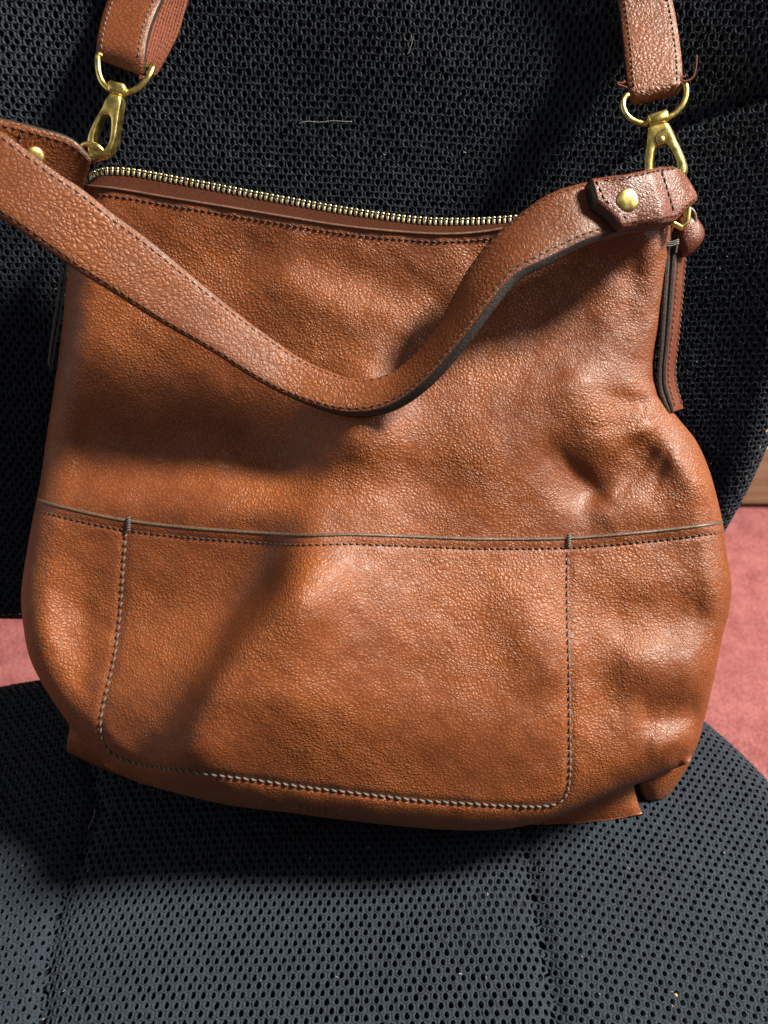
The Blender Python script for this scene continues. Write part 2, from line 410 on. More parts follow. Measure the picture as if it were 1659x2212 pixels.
def core(surf, poly, thick_vec, name, mat_, parent, off=-.0078, step=.008):
    """cushion under the mesh: a closed block, its front following the same surface"""
    n = len(poly); rings = [1.0, .985, .96, .92, .87, .8, .7, .55, .4, .2]; cen = poly.mean(0); V = []
    for f in rings:
        q = cen + (poly - cen) * f; V.append(surf(q[:, 0], q[:, 1], off))
    V.append(surf(cen[:1], cen[1:], off)); front = np.vstack(V)
    q = cen + (poly - cen) * .97; b = surf(q[:, 0], q[:, 1], off) * 1.0 + thick_vec
    W = np.vstack([front, b, b.mean(0)[None]]); F = []
    for l in range(len(rings) - 1):
        for i in range(n):
            j = (i + 1) % n; F.append((l*n+i, l*n+j, (l+1)*n+j, (l+1)*n+i))
    c0 = len(rings) * n
    for i in range(n):
        j = (i + 1) % n; F.append(((len(rings)-1)*n+i, (len(rings)-1)*n+j, c0))
        F.append((i, c0+1+i, c0+1+j, j)); F.append((c0+1+j, c0+1+i, c0+1+n))
    return mesh_obj(name, W, F, mat_, parent)
seat = core(seat_surf, seat_poly, np.array([0, 0, -.055]), 'seat', M['core'], chair)
backrest = core(back_surf, back_poly, -BACK_N * .05, 'backrest', M['core'], chair)
def between(x, y):   # centre panel of the seat
    xl = np.interp(-y, -seam_L[:, 1], seam_L[:, 0]); xr = np.interp(-y, -seam_R[:, 1], seam_R[:, 0]); return (x > xl) & (x < xr)
def leftof(x, y): return x <= np.interp(-y, -seam_L[:, 1], seam_L[:, 0])
def rightof(x, y): return x >= np.interp(-y, -seam_R[:, 1], seam_R[:, 0])
PITCHM, ROWM = .0054, .0043
for sel, ang, hole, sd in ((between, .03, (.225, .39), 1), (leftof, .22, (.20, .30), 2), (rightof, -.17, (.21, .32), 3)):
    V, F = net(seat_surf, seat_poly, PITCHM, ROWM, ang, sel, hole, sd)
    mesh_obj('mesh_cover', V, F, M['mesh'], seat, kind='stuff')
def b_low(u, v):
    o = np.argsort(seam_B[:, 0]); vs = np.interp(u, seam_B[o, 0], seam_B[o, 1]); return (u > seam_B[:, 0].min()) & (v < vs)
for sel, ang, hole, sd in ((lambda u, v: ~b_low(u, v), -.05, (.215, .45), 4), (b_low, .06, (.21, .42), 5)):
    V, F = net(back_surf, back_poly, PITCHM, .0037, ang, sel, hole, sd)
    mesh_obj('mesh_cover', V, F, M['mesh'], backrest, kind='stuff')
# flecks of lint caught in the weave
mb = MB()
for k in range(90):
    a, b = RNG.uniform(-.26, .26), RNG.uniform(-.30, .08)
    if not inside(np.array([a]), np.array([b]), seat_poly)[0]: continue
    c = seat_surf(np.array([a]), np.array([b]), .0006)[0]; th = RNG.uniform(0, 3.1); L_ = RNG.uniform(.0003, .0011)
    tube(mb, [c, c + np.array([math.cos(th), math.sin(th), .2]) * L_, c + np.array([math.cos(th + .5), math.sin(th + .5), .1]) * L_ * 1.8], RNG.uniform(.00010, .00022), 5)
mb.build('lint', simple('pale_lint', (.38, .40, .40), .8), seat, kind='stuff')
mb = MB()
for k in range(70):
    a, b = RNG.uniform(-.26, .26), RNG.uniform(.05, .45)
    if not inside(np.array([a]), np.array([b]), back_poly)[0]: continue
    c = back_surf(np.array([a]), np.array([b]), .0006)[0]; th = RNG.uniform(0, 3.1); L_ = RNG.uniform(.0003, .0012)
    e1_ = BACK_U * math.cos(th) + BACK_V * math.sin(th); tube(mb, [c, c + e1_ * L_, c + (e1_ + BACK_N * .3) * L_ * 1.7], RNG.uniform(.00008, .00018), 5)
mb.build('lint', bpy.data.materials['pale_lint'], backrest, kind='stuff')
# running gear below the seat
mb = MB(); box(mb, (0.02, -.12, -.085), .20, .26, .035, bev=.008); mb.build('seat_plate', M['plastic'], chair, smooth=False)
mb = MB(); tube(mb, curve([(.02, -.02, -.085), (.02, .15, -.10), (.02, .225, -.05), (.02, .245, .06), (.02, .30, .20)], 24), .022, 10, flat=.5); mb.build('back_support', M['plastic'], chair)
mb = MB(); tube(mb, [(0.02, -.12, -.1), (0.02, -.12, -.26), (0.02, -.12, -.262), (.02, -.12, -.40)], [.026, .026, .018, .018], 16); mb.build('gas_column', M['plastic'], chair)
for k in range(5):
    a = 2 * math.pi * k / 5 + .3; d = np.array([math.cos(a), math.sin(a), 0]); o0 = np.array([.02, -.12, -.385])
    mb = MB(); tube(mb, [o0, o0 + d * .12 + (0, 0, -.005), o0 + d * .25 + (0, 0, -.02)], [.026, .022, .016], 8, flat=.7, nref=(0, 0, 1)); lg = mb.build('leg', M['plastic'], chair)
    mb = MB(); side = np.array([-d[1], d[0], 0]); e = o0 + d * .25; e[2] = FLOOR + .026
    for s in (-.014, .014):
        tube(mb, [e + side * (s - .009), e + side * (s + .009)], .025, 18)
    tube(mb, [e, e + (0, 0, .045)], .008, 8)
    mb.build('caster', M['plastic'], lg)

# ------------------------------------------------------------------ handbag
bag = tag(empty('handbag', (0, .04, 0.0)), 'pebbled tan brown leather handbag leaning against the mesh backrest', 'handbag')
TOP = [(183, 402), (250, 408), (350, 425), (480, 446), (600, 466), (730, 487), (850, 500), (960, 506), (1050, 500), (1150, 482), (1300, 466), (1400, 458), (1462, 462)]
LEFT = [(183, 402), (165, 480), (148, 570), (135, 700), (118, 830), (100, 950), (87, 1040), (77, 1090), (60, 1180), (46, 1280), (50, 1350), (64, 1420), (92, 1478), (125, 1530), (165, 1585), (215, 1640), (236, 1664)]
RIGHT = [(1462, 462), (1452, 520), (1440, 600), (1427, 700), (1414, 790), (1424, 850), (1466, 905), (1502, 950), (1530, 1010), (1550, 1080), (1563, 1140), (1570, 1200), (1580, 1260), (1575, 1320), (1562, 1370), (1550, 1430), (1535, 1500), (1520, 1560), (1506, 1610), (1488, 1648)]
BOT = [(236, 1664), (300, 1690), (400, 1718), (500, 1740), (620, 1755), (760, 1773), (900, 1788), (1020, 1794), (1110, 1788), (1190, 1768), (1290, 1728), (1390, 1688), (1488, 1648)]
PTOP = [(76, 1083), (130, 1098), (200, 1114), (280, 1129), (400, 1143), (520, 1152), (650, 1160), (760, 1158), (900, 1163), (1050, 1168), (1230, 1166), (1340, 1158), (1450, 1147), (1563, 1133)]
cT, cB = curve(TOP, 60), curve(BOT, 60); cL, cR = curve(LEFT, 70), curve(RIGHT, 70); cP = curve(PTOP, 80)
def gauss(x, y, cx, cy, rx, ry, ang=0):
    a = math.radians(ang); dx, dy = x - cx, y - cy
    u = dx * math.cos(a) + dy * math.sin(a); v = -dx * math.sin(a) + dy * math.cos(a)
    return np.exp(-(u / rx) ** 2 - (v / ry) ** 2)
def crease(x, y, x0, y0, x1, y1, wid, amp, skew=1.0):
    """a fold line: amp high on the line, falling over wid on its left and wid*skew on its right; fades at its ends"""
    dx, dy = x1 - x0, y1 - y0; L = math.hypot(dx, dy)
    t = ((x - x0) * dx + (y - y0) * dy) / L ** 2; d = ((x - x0) * dy - (y - y0) * dx) / L
    wv = np.where(d > 0, wid * skew, wid)
    return amp * np.exp(-(d / wv) ** 2) * np.exp(-np.clip(np.abs(t - .5) - .32, 0, 9) ** 2 / .035)
def relief(x, y):
    h = .034 * gauss(x, y, 820, 1640, 950, 520) + .004 * gauss(x, y, 900, 1600, 420, 150)
    h += .012 * gauss(x, y, 1160, 930, 210, 170, -35)
    h += crease(x, y, 790, 900, 420, 1640, 75, .011, 0.45)[...] * 0
    # the long diagonal fold: steep on its left, easing away to the right
    yr = np.array([840., 890, 935, 1071, 1180, 1260, 1340, 1450, 1572, 1640, 1700]); xr = np.array([815., 795, 773, 692, 655, 632, 567, 492, 432, 402, 380])
    d = (x - sum(np.interp(y + o, yr, xr) for o in (-45, -20, 0, 20, 45)) / 5) * .90; t = (y - 880) / 760
    fall = np.where(d > 0, np.exp(-(d / 280) ** 2), .44 * np.exp(-(d / 62) ** 2) + .56 * np.exp(-(d / 340) ** 2))
    h += .0215 * fall * sstep(-.25, .15, t) * sstep(1.12, .8, t)
    h -= .007 * gauss(x, y, 1190, 690, 190, 150, -30)
    mL = sstep(25, -70, d) * sstep(70, 200, x)
    h -= .0150 * mL * np.exp(-((y - 1345 + .12 * (x - 350)) / np.where(y < 1345 - .12 * (x - 350), 125, 190)) ** 2)
    h -= .020 * gauss(x, y, 700, 1005, 800, 270) - .004 * gauss(x, y, 640, 1110, 600, 60)
    h += .0105 * gauss(x, y, 662, 1275, 72, 115, 22) + .0105 * gauss(x, y, 430, 1640, 105, 75) + .004 * gauss(x, y, 1170, 1330, 90, 110, -20) + .004 * gauss(x, y, 1045, 1020, 90, 90) - .0035 * gauss(x, y, 600, 600, 420, 110)
    h += .0105 * np.where(d > 0, np.exp(-(np.clip(d - 30, 0, 9999) / 210) ** 2), np.exp(-(d / 60) ** 2)) * sstep(1110, 1420, y)
    h += .009 * gauss(x, y, 790, 900, 100, 120)
    h += crease(x, y, 100, 985, 640, 950, 90, -.006)
    h += crease(x, y, 120, 1065, 640, 1090, 55, .003)
    h += gauss(x, y, 330, 1480, 190, 90) * .001
    h += crease(x, y, 480, 545, 1000, 665, 60, -.0022) + crease(x, y, 560, 590, 930, 740, 60, .0042)
    h += crease(x, y, 640, 640, 800, 1000, 110, .003)
    h += crease(x, y, 230, 520, 640, 560, 55, -.0010) + crease(x, y, 1000, 560, 1380, 560, 50, -.003)
    # pinch at the right-hand tab
    h += crease(x, y, 1230, 1085, 1435, 945, 44, -.0042) + crease(x, y, 1180, 960, 1290, 1085, 45, -.0036)
    for (xa, ya, xb, yb, ww, am) in ((1425, 925, 1300, 1010, 13, -.0010), (1440, 935, 1330, 1075, 12, -.0011), (1425, 905, 1270, 930, 14, -.0008), (1450, 960, 1400, 1090, 11, -.0008), (1405, 870, 1290, 850, 13, -.0006), (1250, 1010, 1330, 1110, 12, -.0008), (1210, 980, 1290, 1090, 11, -.0007)):
        h += crease(x, y, xa, ya, xb, yb, ww, am)
    h += crease(x, y, 1225, 800, 1345, 1010, 60, .0046) + crease(x, y, 1370, 905, 1530, 1075, 40, .0050)
    h += crease(x, y, 1380, 560, 1375, 830, 45, -.0040) + crease(x, y, 1310, 880, 1400, 870, 30, -.002)
    h += crease(x, y, 1290, 1120, 1500, 1085, 50, .003)
    # lower right
    h += crease(x, y, 1310, 1340, 1540, 1325, 60, -.0055) + crease(x, y, 1330, 1425, 1520, 1450, 50, .0024)
    h += crease(x, y, 1380, 1550, 1515, 1535, 38, -.0046) + crease(x, y, 1400, 1610, 1500, 1612, 36, .0018)
    h += crease(x, y, 1090, 1250, 1200, 1480, 60, .0022) + crease(x, y, 1255, 1260, 1330, 1560, 60, -.0030)
    h += .0006 * wavy(x, y, 210, 21) + .00018 * wavy(x, y, 95, 22) + .00007 * wavy(x, y, 42, 23)
    return h
def bag_h(x, y):
    h = relief(x, y)
    dl = seg_dist(x, y, cL[::2]); dr = seg_dist(x, y, cR[::2]); db = seg_dist(x, y, cB[::2])
    kl = np.clip(1 - dl / 62, 0, 1); h = h - .017 * (1 - np.sqrt(np.clip(1 - kl ** 2, 0, 1)))
    kr = np.clip(1 - dr / 62, 0, 1); h = h - .017 * (1 - np.sqrt(np.clip(1 - kr ** 2, 0, 1)))
    kb = np.clip(1 - db / 60, 0, 1); h = h - .015 * (1 - np.sqrt(np.clip(1 - kb ** 2, 0, 1)))
    return h
def coons(T, B, L, R, nu, nv, su=None, sv=None):
    s = np.linspace(0, 1, nu); t = np.linspace(0, 1, nv)
    s = .5 * s + .5 * (.5 - .5 * np.cos(math.pi * s)); t = t if sv is None else sv(t)
    cT_, cB_, cL_, cR_ = curve(T, ts=s), curve(B, ts=s), curve(L, ts=t), curve(R, ts=t)
    S = s[None, :, None]; Tt = t[:, None, None]
    return (1-Tt)*cT_[None] + Tt*cB_[None] + (1-S)*cL_[:, None] + S*cR_[:, None] - ((1-S)*(1-Tt)*cT_[0] + S*(1-Tt)*cT_[-1] + (1-S)*Tt*cB_[0] + S*Tt*cB_[-1])
easeb = lambda t: t + .12 * np.sin(math.pi * t) / 1.0 * t
def cut(path, y0, after=True):
    c = curve(path, 400); i = int(np.argmin(np.abs(c[:, 1] - y0))); return c[i:] if after else c[:i + 1]
# body: front from rim to bottom, closed by a soft back
G = coons(TOP, BOT, LEFT, RIGHT, 200, 240, sv=easeb)
gx, gy = G[..., 0], G[..., 1]
hf = bag_h(gx, gy)
below = sstep(0, 40, gy - np.interp(gx, cP[:, 0], cP[:, 1]))      # under the pocket the body sits a little deeper
hf = hf - .0025 * below
Xf = onbag(gx, gy, hf)
dE = np.minimum(np.minimum(seg_dist(gx, gy, cL[::2]), seg_dist(gx, gy, cR[::2])), np.minimum(seg_dist(gx, gy, cB[::2]), seg_dist(gx, gy, cT[::2])))
thick = np.interp(gy, [450, 1700], [.016, .045])
hb = np.minimum(bag_h(gx, gy), 0.004) - .014 - thick * np.sqrt(np.clip(1 - np.clip(1 - dE / 150, 0, 1) ** 2, 0, 1))
Xb = onbag(gx, gy, hb); Xb[..., 2] = np.maximum(Xb[..., 2], .003)
lim = ((Xb - BACK_P) @ BACK_N) - .004                              # keep clear of the backrest
Xb = Xb + np.clip(-lim, 0, 1)[..., None] * BACK_N
nv_, nu_ = gx.shape
Xb[0], Xb[-1], Xb[:, 0], Xb[:, -1] = Xf[0], Xf[-1], Xf[:, 0], Xf[:, -1]
Vb = np.vstack([Xf.reshape(-1, 3), Xb.reshape(-1, 3)])
Fb = np.vstack([grid_faces(nu_, nv_), grid_faces(nu_, nv_, True) + nu_ * nv_])
body = mesh_obj('body', Vb, Fb, M['leather'], bag)
body.data.validate()
bm = bmesh.new(); bm.from_mesh(body.data); bmesh.ops.remove_doubles(bm, verts=bm.verts, dist=1e-6); bmesh.ops.recalc_face_normals(bm, faces=bm.faces); bm.to_mesh(body.data); bm.free()

def surf_bag(p, off=0.0):
    p = np.asarray(p, float); return onbag(p[:, 0], p[:, 1], bag_h(p[:, 0], p[:, 1]) + off)
def stitches(mb, P, pitch, r, fill=.68, n=None, sink=.25, m=0, tilt=.0):
    """separate thread stitches lying along the 3-D line P, with the outward direction n"""
    d = np.concatenate([[0], np.cumsum(np.linalg.norm(np.diff(P, axis=0), axis=1))]); k = int(d[-1] / pitch)
    n = BAG_N if n is None else n
    for i in range(k):
        t = np.array([i + .5 - fill/2, i + .5 - fill/4, i + .5, i + .5 + fill/4, i + .5 + fill/2]) * pitch
        Q = np.stack([np.interp(t, d, P[:, c]) for c in range(3)], 1)
        nn = n if np.ndim(n) == 1 else n[int(np.searchsorted(d, t[2]) % len(n))]
        Tn = Q[-1] - Q[0]; sd = np.cross(Tn, nn); sd /= np.linalg.norm(sd) + 1e-12
        Q = Q + nn * (np.array([-.9, .1, .45, .1, -.9]) * r)[:, None] + sd * (np.array([-1, -.5, 0, .5, 1]) * tilt * r)[:, None]
        tube(mb, Q, np.array([.55, .95, 1.0, .95, .55]) * r, 6, m)
# slip pocket across the lower half, its cut edge standing proud
LOWL, LOWR = cut(LEFT, 1083), cut(RIGHT, 1133)
PT = np.array(PTOP, float); PT[0] = LOWL[0]; PT[-1] = LOWR[0]
Gp = coons(PT, BOT, LOWL, LOWR, 210, 170, sv=easeb)
px_, py_ = Gp[..., 0], Gp[..., 1]
hp = bag_h(px_, py_) + .0022
def groove(x, y, line, wid, amp): return amp * np.exp(-(seg_dist(x, y, line) / wid) ** 2)
ST_L = [(272, 1150), (266, 1230), (258, 1340), (245, 1430), (226, 1510), (217, 1560), (222, 1600), (238, 1624), (275, 1644), (340, 1657), (450, 1672), (560, 1686), (660, 1700), (770, 1713), (900, 1728), (1000, 1735), (1100, 1741), (1170, 1742), (1205, 1735), (1222, 1718), (1229, 1690), (1231, 1640), (1230, 1550), (1229, 1450), (1226, 1350), (1225, 1250), (1227, 1180)]
stitch_line = curve(ST_L, 260)
hp = hp - groove(px_, py_, stitch_line[::4], 9, .0013)
tl = np.array(PTOP) + (0, 17.0); top_stitch = curve(tl, 200)
hp = hp - groove(px_, py_, top_stitch[::4], 6, .0006)
Xp = onbag(px_, py_, hp)
pocket = mesh_obj('slip_pocket', Xp.reshape(-1, 3), grid_faces(210, 170), M['leather'], bag)
tp = curve(PT, 210); e0 = Xp[0]; hq = bag_h(tp[:, 0], tp[:, 1])
ring = [e0, onbag(tp[:, 0], tp[:, 1] - 1.5, hq + .0030), onbag(tp[:, 0], tp[:, 1] - 6.5, hq + .0028), onbag(tp[:, 0], tp[:, 1] - 9.5, hq + .0008), onbag(tp[:, 0], tp[:, 1] - 8, hq - .0025)]
sxy = Gp[0]; hq2 = bag_h(sxy[:, 0], sxy[:, 1])
ring = [e0] + [onbag(sxy[:, 0], sxy[:, 1] + dy, hq2 + dh) for dy, dh in ((-1.0, .0026), (-5.5, .0023), (-7.5, .0004), (-6, -.0025))]
mesh_obj('edge_trim', np.vstack(ring), grid_faces(210, 5, True), simple('pocket_edge_paint', (.10, .062, .042), .42, bump=.0002, bscale=700, var=.25), pocket)
mb = MB()
ps = surf_bag(stitch_line, .0014); stitches(mb, ps, .0044, .00066, fill=.78, tilt=.8)
mb.build('pocket_stitching', M['thread'], pocket, kind='stuff')
mb = MB(); ts_ = surf_bag(top_stitch, .0020); stitches(mb, ts_, .0036, .00042, fill=.7, tilt=.6)
mb.build('top_stitching', M['dark_thread'], pocket, kind='stuff')
mb = MB()
for x, y0, y1 in ((277, 1117, 1148), (1229, 1152, 1182)):      # bar tacks holding the pocket mouth
    for k in range(6):
        yy = y0 + (y1 - y0) * (k + .5) / 6
        q = np.array([(x - 4.5, yy + 2), (x, yy), (x + 4.5, yy - 2)]); tube(mb, surf_bag(q, .0028), .0005, 6)
mb.build('bar_tack', M['thread'], pocket, kind='stuff')
# rim of the front and its stitching
rim = curve(TOP, 160); hr = bag_h(rim[:, 0], rim[:, 1])
ringr = [onbag(rim[:, 0], rim[:, 1] + dy, hr + dh) for dy, dh in ((3, .0003), (1, .0009), (-2, .0008), (-3.5, -.0008), (-2, -.0040))]
mesh_obj('rim_edge', np.vstack(ringr), grid_faces(160, 5, True), M['rim'], bag)
mb = MB(); rs = curve(np.array(TOP) + (0, 16), 200)[4:-4]; stitches(mb, surf_bag(rs, .0002), .0036, .00042, fill=.72, tilt=.5)
mb.build('rim_stitching', M['dark_thread'], bag, kind='stuff')
# zip: tape front and back, and the teeth on the ridge
ZIP = [(196, 378), (212, 368), (235, 364), (280, 366), (330, 374), (450, 396), (600, 424), (750, 450), (900, 470), (1010, 473), (1130, 465), (1250, 446), (1400, 425), (1450, 425)]
zt = curve(ZIP, 150); rz = curve(TOP, 150)
def hz(a): return -.006 + np.interp(a, [0, 1], [0, -.012])
rows = []
for k, a in enumerate(np.linspace(0, 1, 7)):
    q = rz * (1 - a) + (zt + (0, 13)) * a
    rows.append(onbag(q[:, 0], q[:, 1], bag_h(q[:, 0], q[:, 1] * 0 + rz[:, 1]) * .6 - .003 - .014 * a - .002 * math.sin(math.pi * a)))
top_ridge = onbag(zt[:, 0], zt[:, 1] + 8, bag_h(rz[:, 0], rz[:, 1]) * .6 - .018)
rows.append(top_ridge)
for a, dy, dh in ((0, 10, -.022), (1, 30, -.032), (2, 60, -.040)):
    rows.append(onbag(zt[:, 0], zt[:, 1] + dy, bag_h(rz[:, 0], rz[:, 1]) * .6 + dh))
zipper = mesh_obj('zipper', np.vstack(rows), grid_faces(150, len(rows), True), M['tape'], bag)
mb = MB(); zl = onbag(zt[:, 0], zt[:, 1] + 6, bag_h(rz[:, 0], rz[:, 1]) * .6 - .0165)
dd = np.concatenate([[0], np.cumsum(np.linalg.norm(np.diff(zl, axis=0), axis=1))]); npit = int(dd[-1] / .0030)
UPB = np.array([0, math.sin(LEAN), math.cos(LEAN)])
for i in range(npit):
    t = (i + .5) * .0030; c = np.array([np.interp(t, dd, zl[:, k]) for k in range(3)]); c2 = np.array([np.interp(t + .001, dd, zl[:, k]) for k in range(3)])
    T = c2 - c; T /= np.linalg.norm(T); side = np.cross(BAG_N, T); side /= np.linalg.norm(side)
    nn = np.cross(T, side)
    if side @ UPB < 0: side = -side
    box(mb, c - side * .0006, .0015, .0034, .0018, ax=(T, side, nn), bev=.0003)
    box(mb, c + side * .0013 + nn * .0002, .0021, .0014, .0023, ax=(T, side, nn), bev=.00035)
mb.build('zipper_teeth', M['tooth'], zipper, kind='stuff')
# gusset folds at the two bottom corners
def patch(name, T, B, L, R, hfun, mat_, parent, nu=24, nv=20, th=.006):
    g = coons(T, B, L, R, nu, nv); X = onbag(g[..., 0], g[..., 1], hfun(g[..., 0], g[..., 1], nu, nv))
    X[..., 2] = np.maximum(X[..., 2], .002)
    Xk = X - BAG_N * th; Xk[0], Xk[-1], Xk[:, 0], Xk[:, -1] = X[0], X[-1], X[:, 0], X[:, -1]
    return mesh_obj(name, np.vstack([X.reshape(-1, 3), Xk.reshape(-1, 3)]), np.vstack([grid_faces(nu, nv), grid_faces(nu, nv, True) + nu*nv]), mat_, parent)
def bulge(h0, amp, tx=0, ty=0):
    def f(x, y, nu, nv):
        s = np.linspace(0, 1, nu)[None]; t = np.linspace(0, 1, nv)[:, None]
        return h0 + amp * np.sqrt(np.clip(4*s*(1-s), 0, 1)) * np.sqrt(np.clip(4*t*(1-t), 0, 1)) + tx * s + ty * t
    return f
patch('bottom_gusset', [(138, 1540), (190, 1570), (270, 1640)], [(144, 1622), (185, 1644), (250, 1672)], [(138, 1540), (150, 1570), (145, 1600), (144, 1622)], [(270, 1640), (262, 1660), (250, 1672)], bulge(-.026, .012, .002, -.004), M['leather'], bag)
patch('bottom_gusset', [(1000, 1770), (1150, 1745), (1290, 1705), (1366, 1672)], [(1000, 1796), (1180, 1798), (1300, 1784), (1388, 1766)], [(1000, 1770), (1000, 1796)], [(1366, 1672), (1372, 1712), (1388, 1766)], bulge(-.040, .010, .004, -.002), M['leather'], bag)
patch('bottom_gusset', [(1368, 1660), (1430, 1645), (1500, 1610)], [(1398, 1744), (1432, 1732), (1484, 1660)], [(1368, 1660), (1380, 1700), (1398, 1744)], [(1500, 1610), (1494, 1635), (1484, 1660)], bulge(-.040, .012, -.004, -.010), M['leather'], bag)

# ------------------------------------------------------------------ straps: a strip between two edge lines
def strip(name, pairs, mat_, parent, th=.0034, n=140, nw=11, pillow=.0006, edge=M['edge'], ret=False, lin=False, shear=None, tiltw=None):
    """pairs: (upper px x, y, h), (lower px x, y, h); makes a solid leather strip with painted edges"""
    A = np.array([p[0] for p in pairs], float); B = np.array([p[1] for p in pairs], float)
    A3 = onbag(A[:, 0], A[:, 1], A[:, 2]); B3 = onbag(B[:, 0], B[:, 1], B[:, 2])
    Q = np.hstack([A3, B3])
    if lin:
        k = np.concatenate([[0], np.cumsum(np.linalg.norm(np.diff(Q, axis=0), axis=1))]); kk = np.linspace(0, k[-1], n)
        M6 = .88 * np.stack([np.interp(kk, k, Q[:, c]) for c in range(6)], 1) + .12 * curve(Q, ts=kk / k[-1])
    else: M6 = curve(Q, n)
    A3, B3 = M6[:, :3], M6[:, 3:]
    return strip3(name, A3, B3, mat_, parent, th, nw, pillow, edge, ret, shear, tiltw)
def strip3(name, A3, B3, mat_, parent, th, nw=11, pillow=.0006, edge=None, ret=False, shear=None, tiltw=None):
    n = len(A3); C = (A3 + B3) / 2; T = frames(C); Wd = B3 - A3; Wn = Wd / np.linalg.norm(Wd, axis=1)[:, None]
    Nn = np.cross(Wn, T); Nn /= np.linalg.norm(Nn, axis=1)[:, None]
    ref = CAM - C[n // 2]
    if Nn[n // 2] @ ref < 0: Nn = -Nn
    Nx = Nn.copy()
    if shear is not None: Nx = Nx + np.asarray(shear)
    if tiltw is not None: Nx = Nx - Wn * np.asarray(tiltw)[:, None]
    prof = []; mi = []
    for k in range(nw):
        s = k / (nw - 1); prof.append((s, th/2 + pillow * (1 - (2*s-1) ** 4) - (.0004 if k in (0, nw-1) else 0)))
    prof += [(1.0 + .012, th * .25), (1.0 + .012, -th * .25)]
    for k in range(nw):
        s = 1 - k / (nw - 1); prof.append((s, -th/2 - pillow * .5 * (1 - (2*s-1) ** 4)))
    prof += [(-.012, -th * .25), (-.012, th * .25)]
    m = len(prof); V = np.zeros((n, m, 3))
    for j, (s, z) in enumerate(prof): V[:, j] = A3 + Wd * s + Nn * th / 2 + Nx * (z - th / 2)
    F = []; fm = []
    for i in range(n - 1):
        for j in range(m):
            j2 = (j + 1) % m; F.append((i*m+j, i*m+j2, (i+1)*m+j2, (i+1)*m+j))
            fm.append(1 if (nw - 1 <= j < nw + 2 or j >= 2*nw + 1) else 0)
    F.append(tuple(range(m))[::-1]); F.append(tuple((n-1)*m + j for j in range(m))); fm += [1, 1]
    o = mesh_obj(name, V.reshape(-1, 3), F, None, parent, mats=[mat_, edge or M['edge']], fm=fm)
    return (o, A3, B3, Nn) if ret else o
def strip_stitch(mb, A3, B3, Nn, s, off, pitch, r, i0=0, i1=None, sign=1, **kw):
    P = (A3 + (B3 - A3) * s + Nn * off * sign)[i0:i1]
    stitches(mb, P, pitch, r, n=(Nn * sign)[i0:i1], **kw)
HP = [((197, 341, -.004), (178, 410, -.016)), ((156, 302, .002), (135, 425, -.012)), ((89, 279, .008), (72, 425, -.006)), ((0, 257, .014), (-15, 410, .003)), ((-75, 248, .022), (-92, 400, .014)), ((-125, 250, .034), (-160, 390, .032)), ((-120, 250, .044), (-170, 385, .046)), ((-70, 254, .048), (-135, 385, .052)),
      ((0, 285, .050), (-80, 405, .055)), ((62, 330, .048), (-25, 452, .054)), ((124, 376, .045), (40, 494, .051)), ((178, 412, .041), (98, 535, .047)), ((249, 469, .036), (175, 590, .042)), ((317, 519, .031), (245, 634, .037)), ((417, 602, .021), (345, 697, .028)), ((516, 683, .013), (455, 760, .022)), ((600, 745, .008), (545, 817, .017)), ((660, 783, .006), (620, 855, .014)),
      ((748, 818, .009), (715, 886, .017)), ((801, 822, .011), (785, 891, .020)), ((855, 804, .011), (855, 872, .024)), ((908, 758, .012), (925, 822, .030)), ((961, 683, .014), (1000, 738, .034)), ((1015, 584, .016), (1060, 658, .035)), ((1068, 516, .018), (1115, 594, .034)), ((1110, 477, .019), (1165, 567, .033)), ((1172, 430, .020), (1225, 537, .030)), ((1222, 408, .020), (1268, 517, .028)), ((1300, 390, .017), (1335, 498, .022)), ((1400, 374, .010), (1436, 482, .013))]
handle, hA, hB, hN = strip('handle', HP, M['strap_leather'], bag, th=.0044, n=240, ret=True, tiltw=-.25 * sstep(.30, .36, np.linspace(0, 1, 240)) * sstep(.66, .52, np.linspace(0, 1, 240)) + .55 * sstep(.54, .68, np.linspace(0, 1, 240)))
mb = MB()
for s in (.075, .925):
    strip_stitch(mb, hA, hB, hN, s, .0024, .0042, .00036, fill=.80, tilt=.3)
    strip_stitch(mb, hA, hB, hN, s, .0023, .0042, .00036, 0, 60, sign=-1, fill=.72, tilt=.4)
mb.build('handle_stitching', M['dark_thread'], handle, kind='stuff')
# doubled end tab with its rivet on the right
TP = [((1273, 391, .0255), (1286, 441, .0285)), ((1294, 388, .0250), (1312, 463, .0285)), ((1316, 384, .0250), (1339, 492, .0285)), ((1344, 380, .0255), (1374, 489, .0250)), ((1392, 371, .0220), (1426, 484, .0245)), ((1421, 364, .0160), (1455, 478, .0170)), ((1445, 364, .0120), (1480, 452, .0120)), ((1460, 371, .0060), (1499, 437, .0050)), ((1458, 378, .0000), (1496, 441, -.0010))]
tab, tA, tB, tN = strip('handle_tab', TP, M['tab_leather'], bag, th=.0050, n=90, ret=True, lin=True, shear=np.array([.30, 0, 0]) + UPB * .30)
mb = MB()
strip_stitch(mb, tA, tB, tN, .07, .0034, .0038, .00032, 10, 84, fill=.7); strip_stitch(mb, tA, tB, tN, .93, .0034, .0038, .00032, 24, 80, fill=.7)
endl = np.array([tA[2] * .9 + tB[2] * .1, tA[4] * .5 + tB[4] * .5, tA[9] * .25 + tB[9] * .75, tA[20] * .08 + tB[20] * .92]) + tN[8] * .0034
q = np.stack([tA[3] + (tB[3]-tA[3]) * .08, tA[6] + (tB[6]-tA[6]) * .70, tA[22] + (tB[22]-tA[22]) * .93]) + tN[10] * .0034
stitches(mb, q, .0038, .00032, n=tN[10], fill=.7)
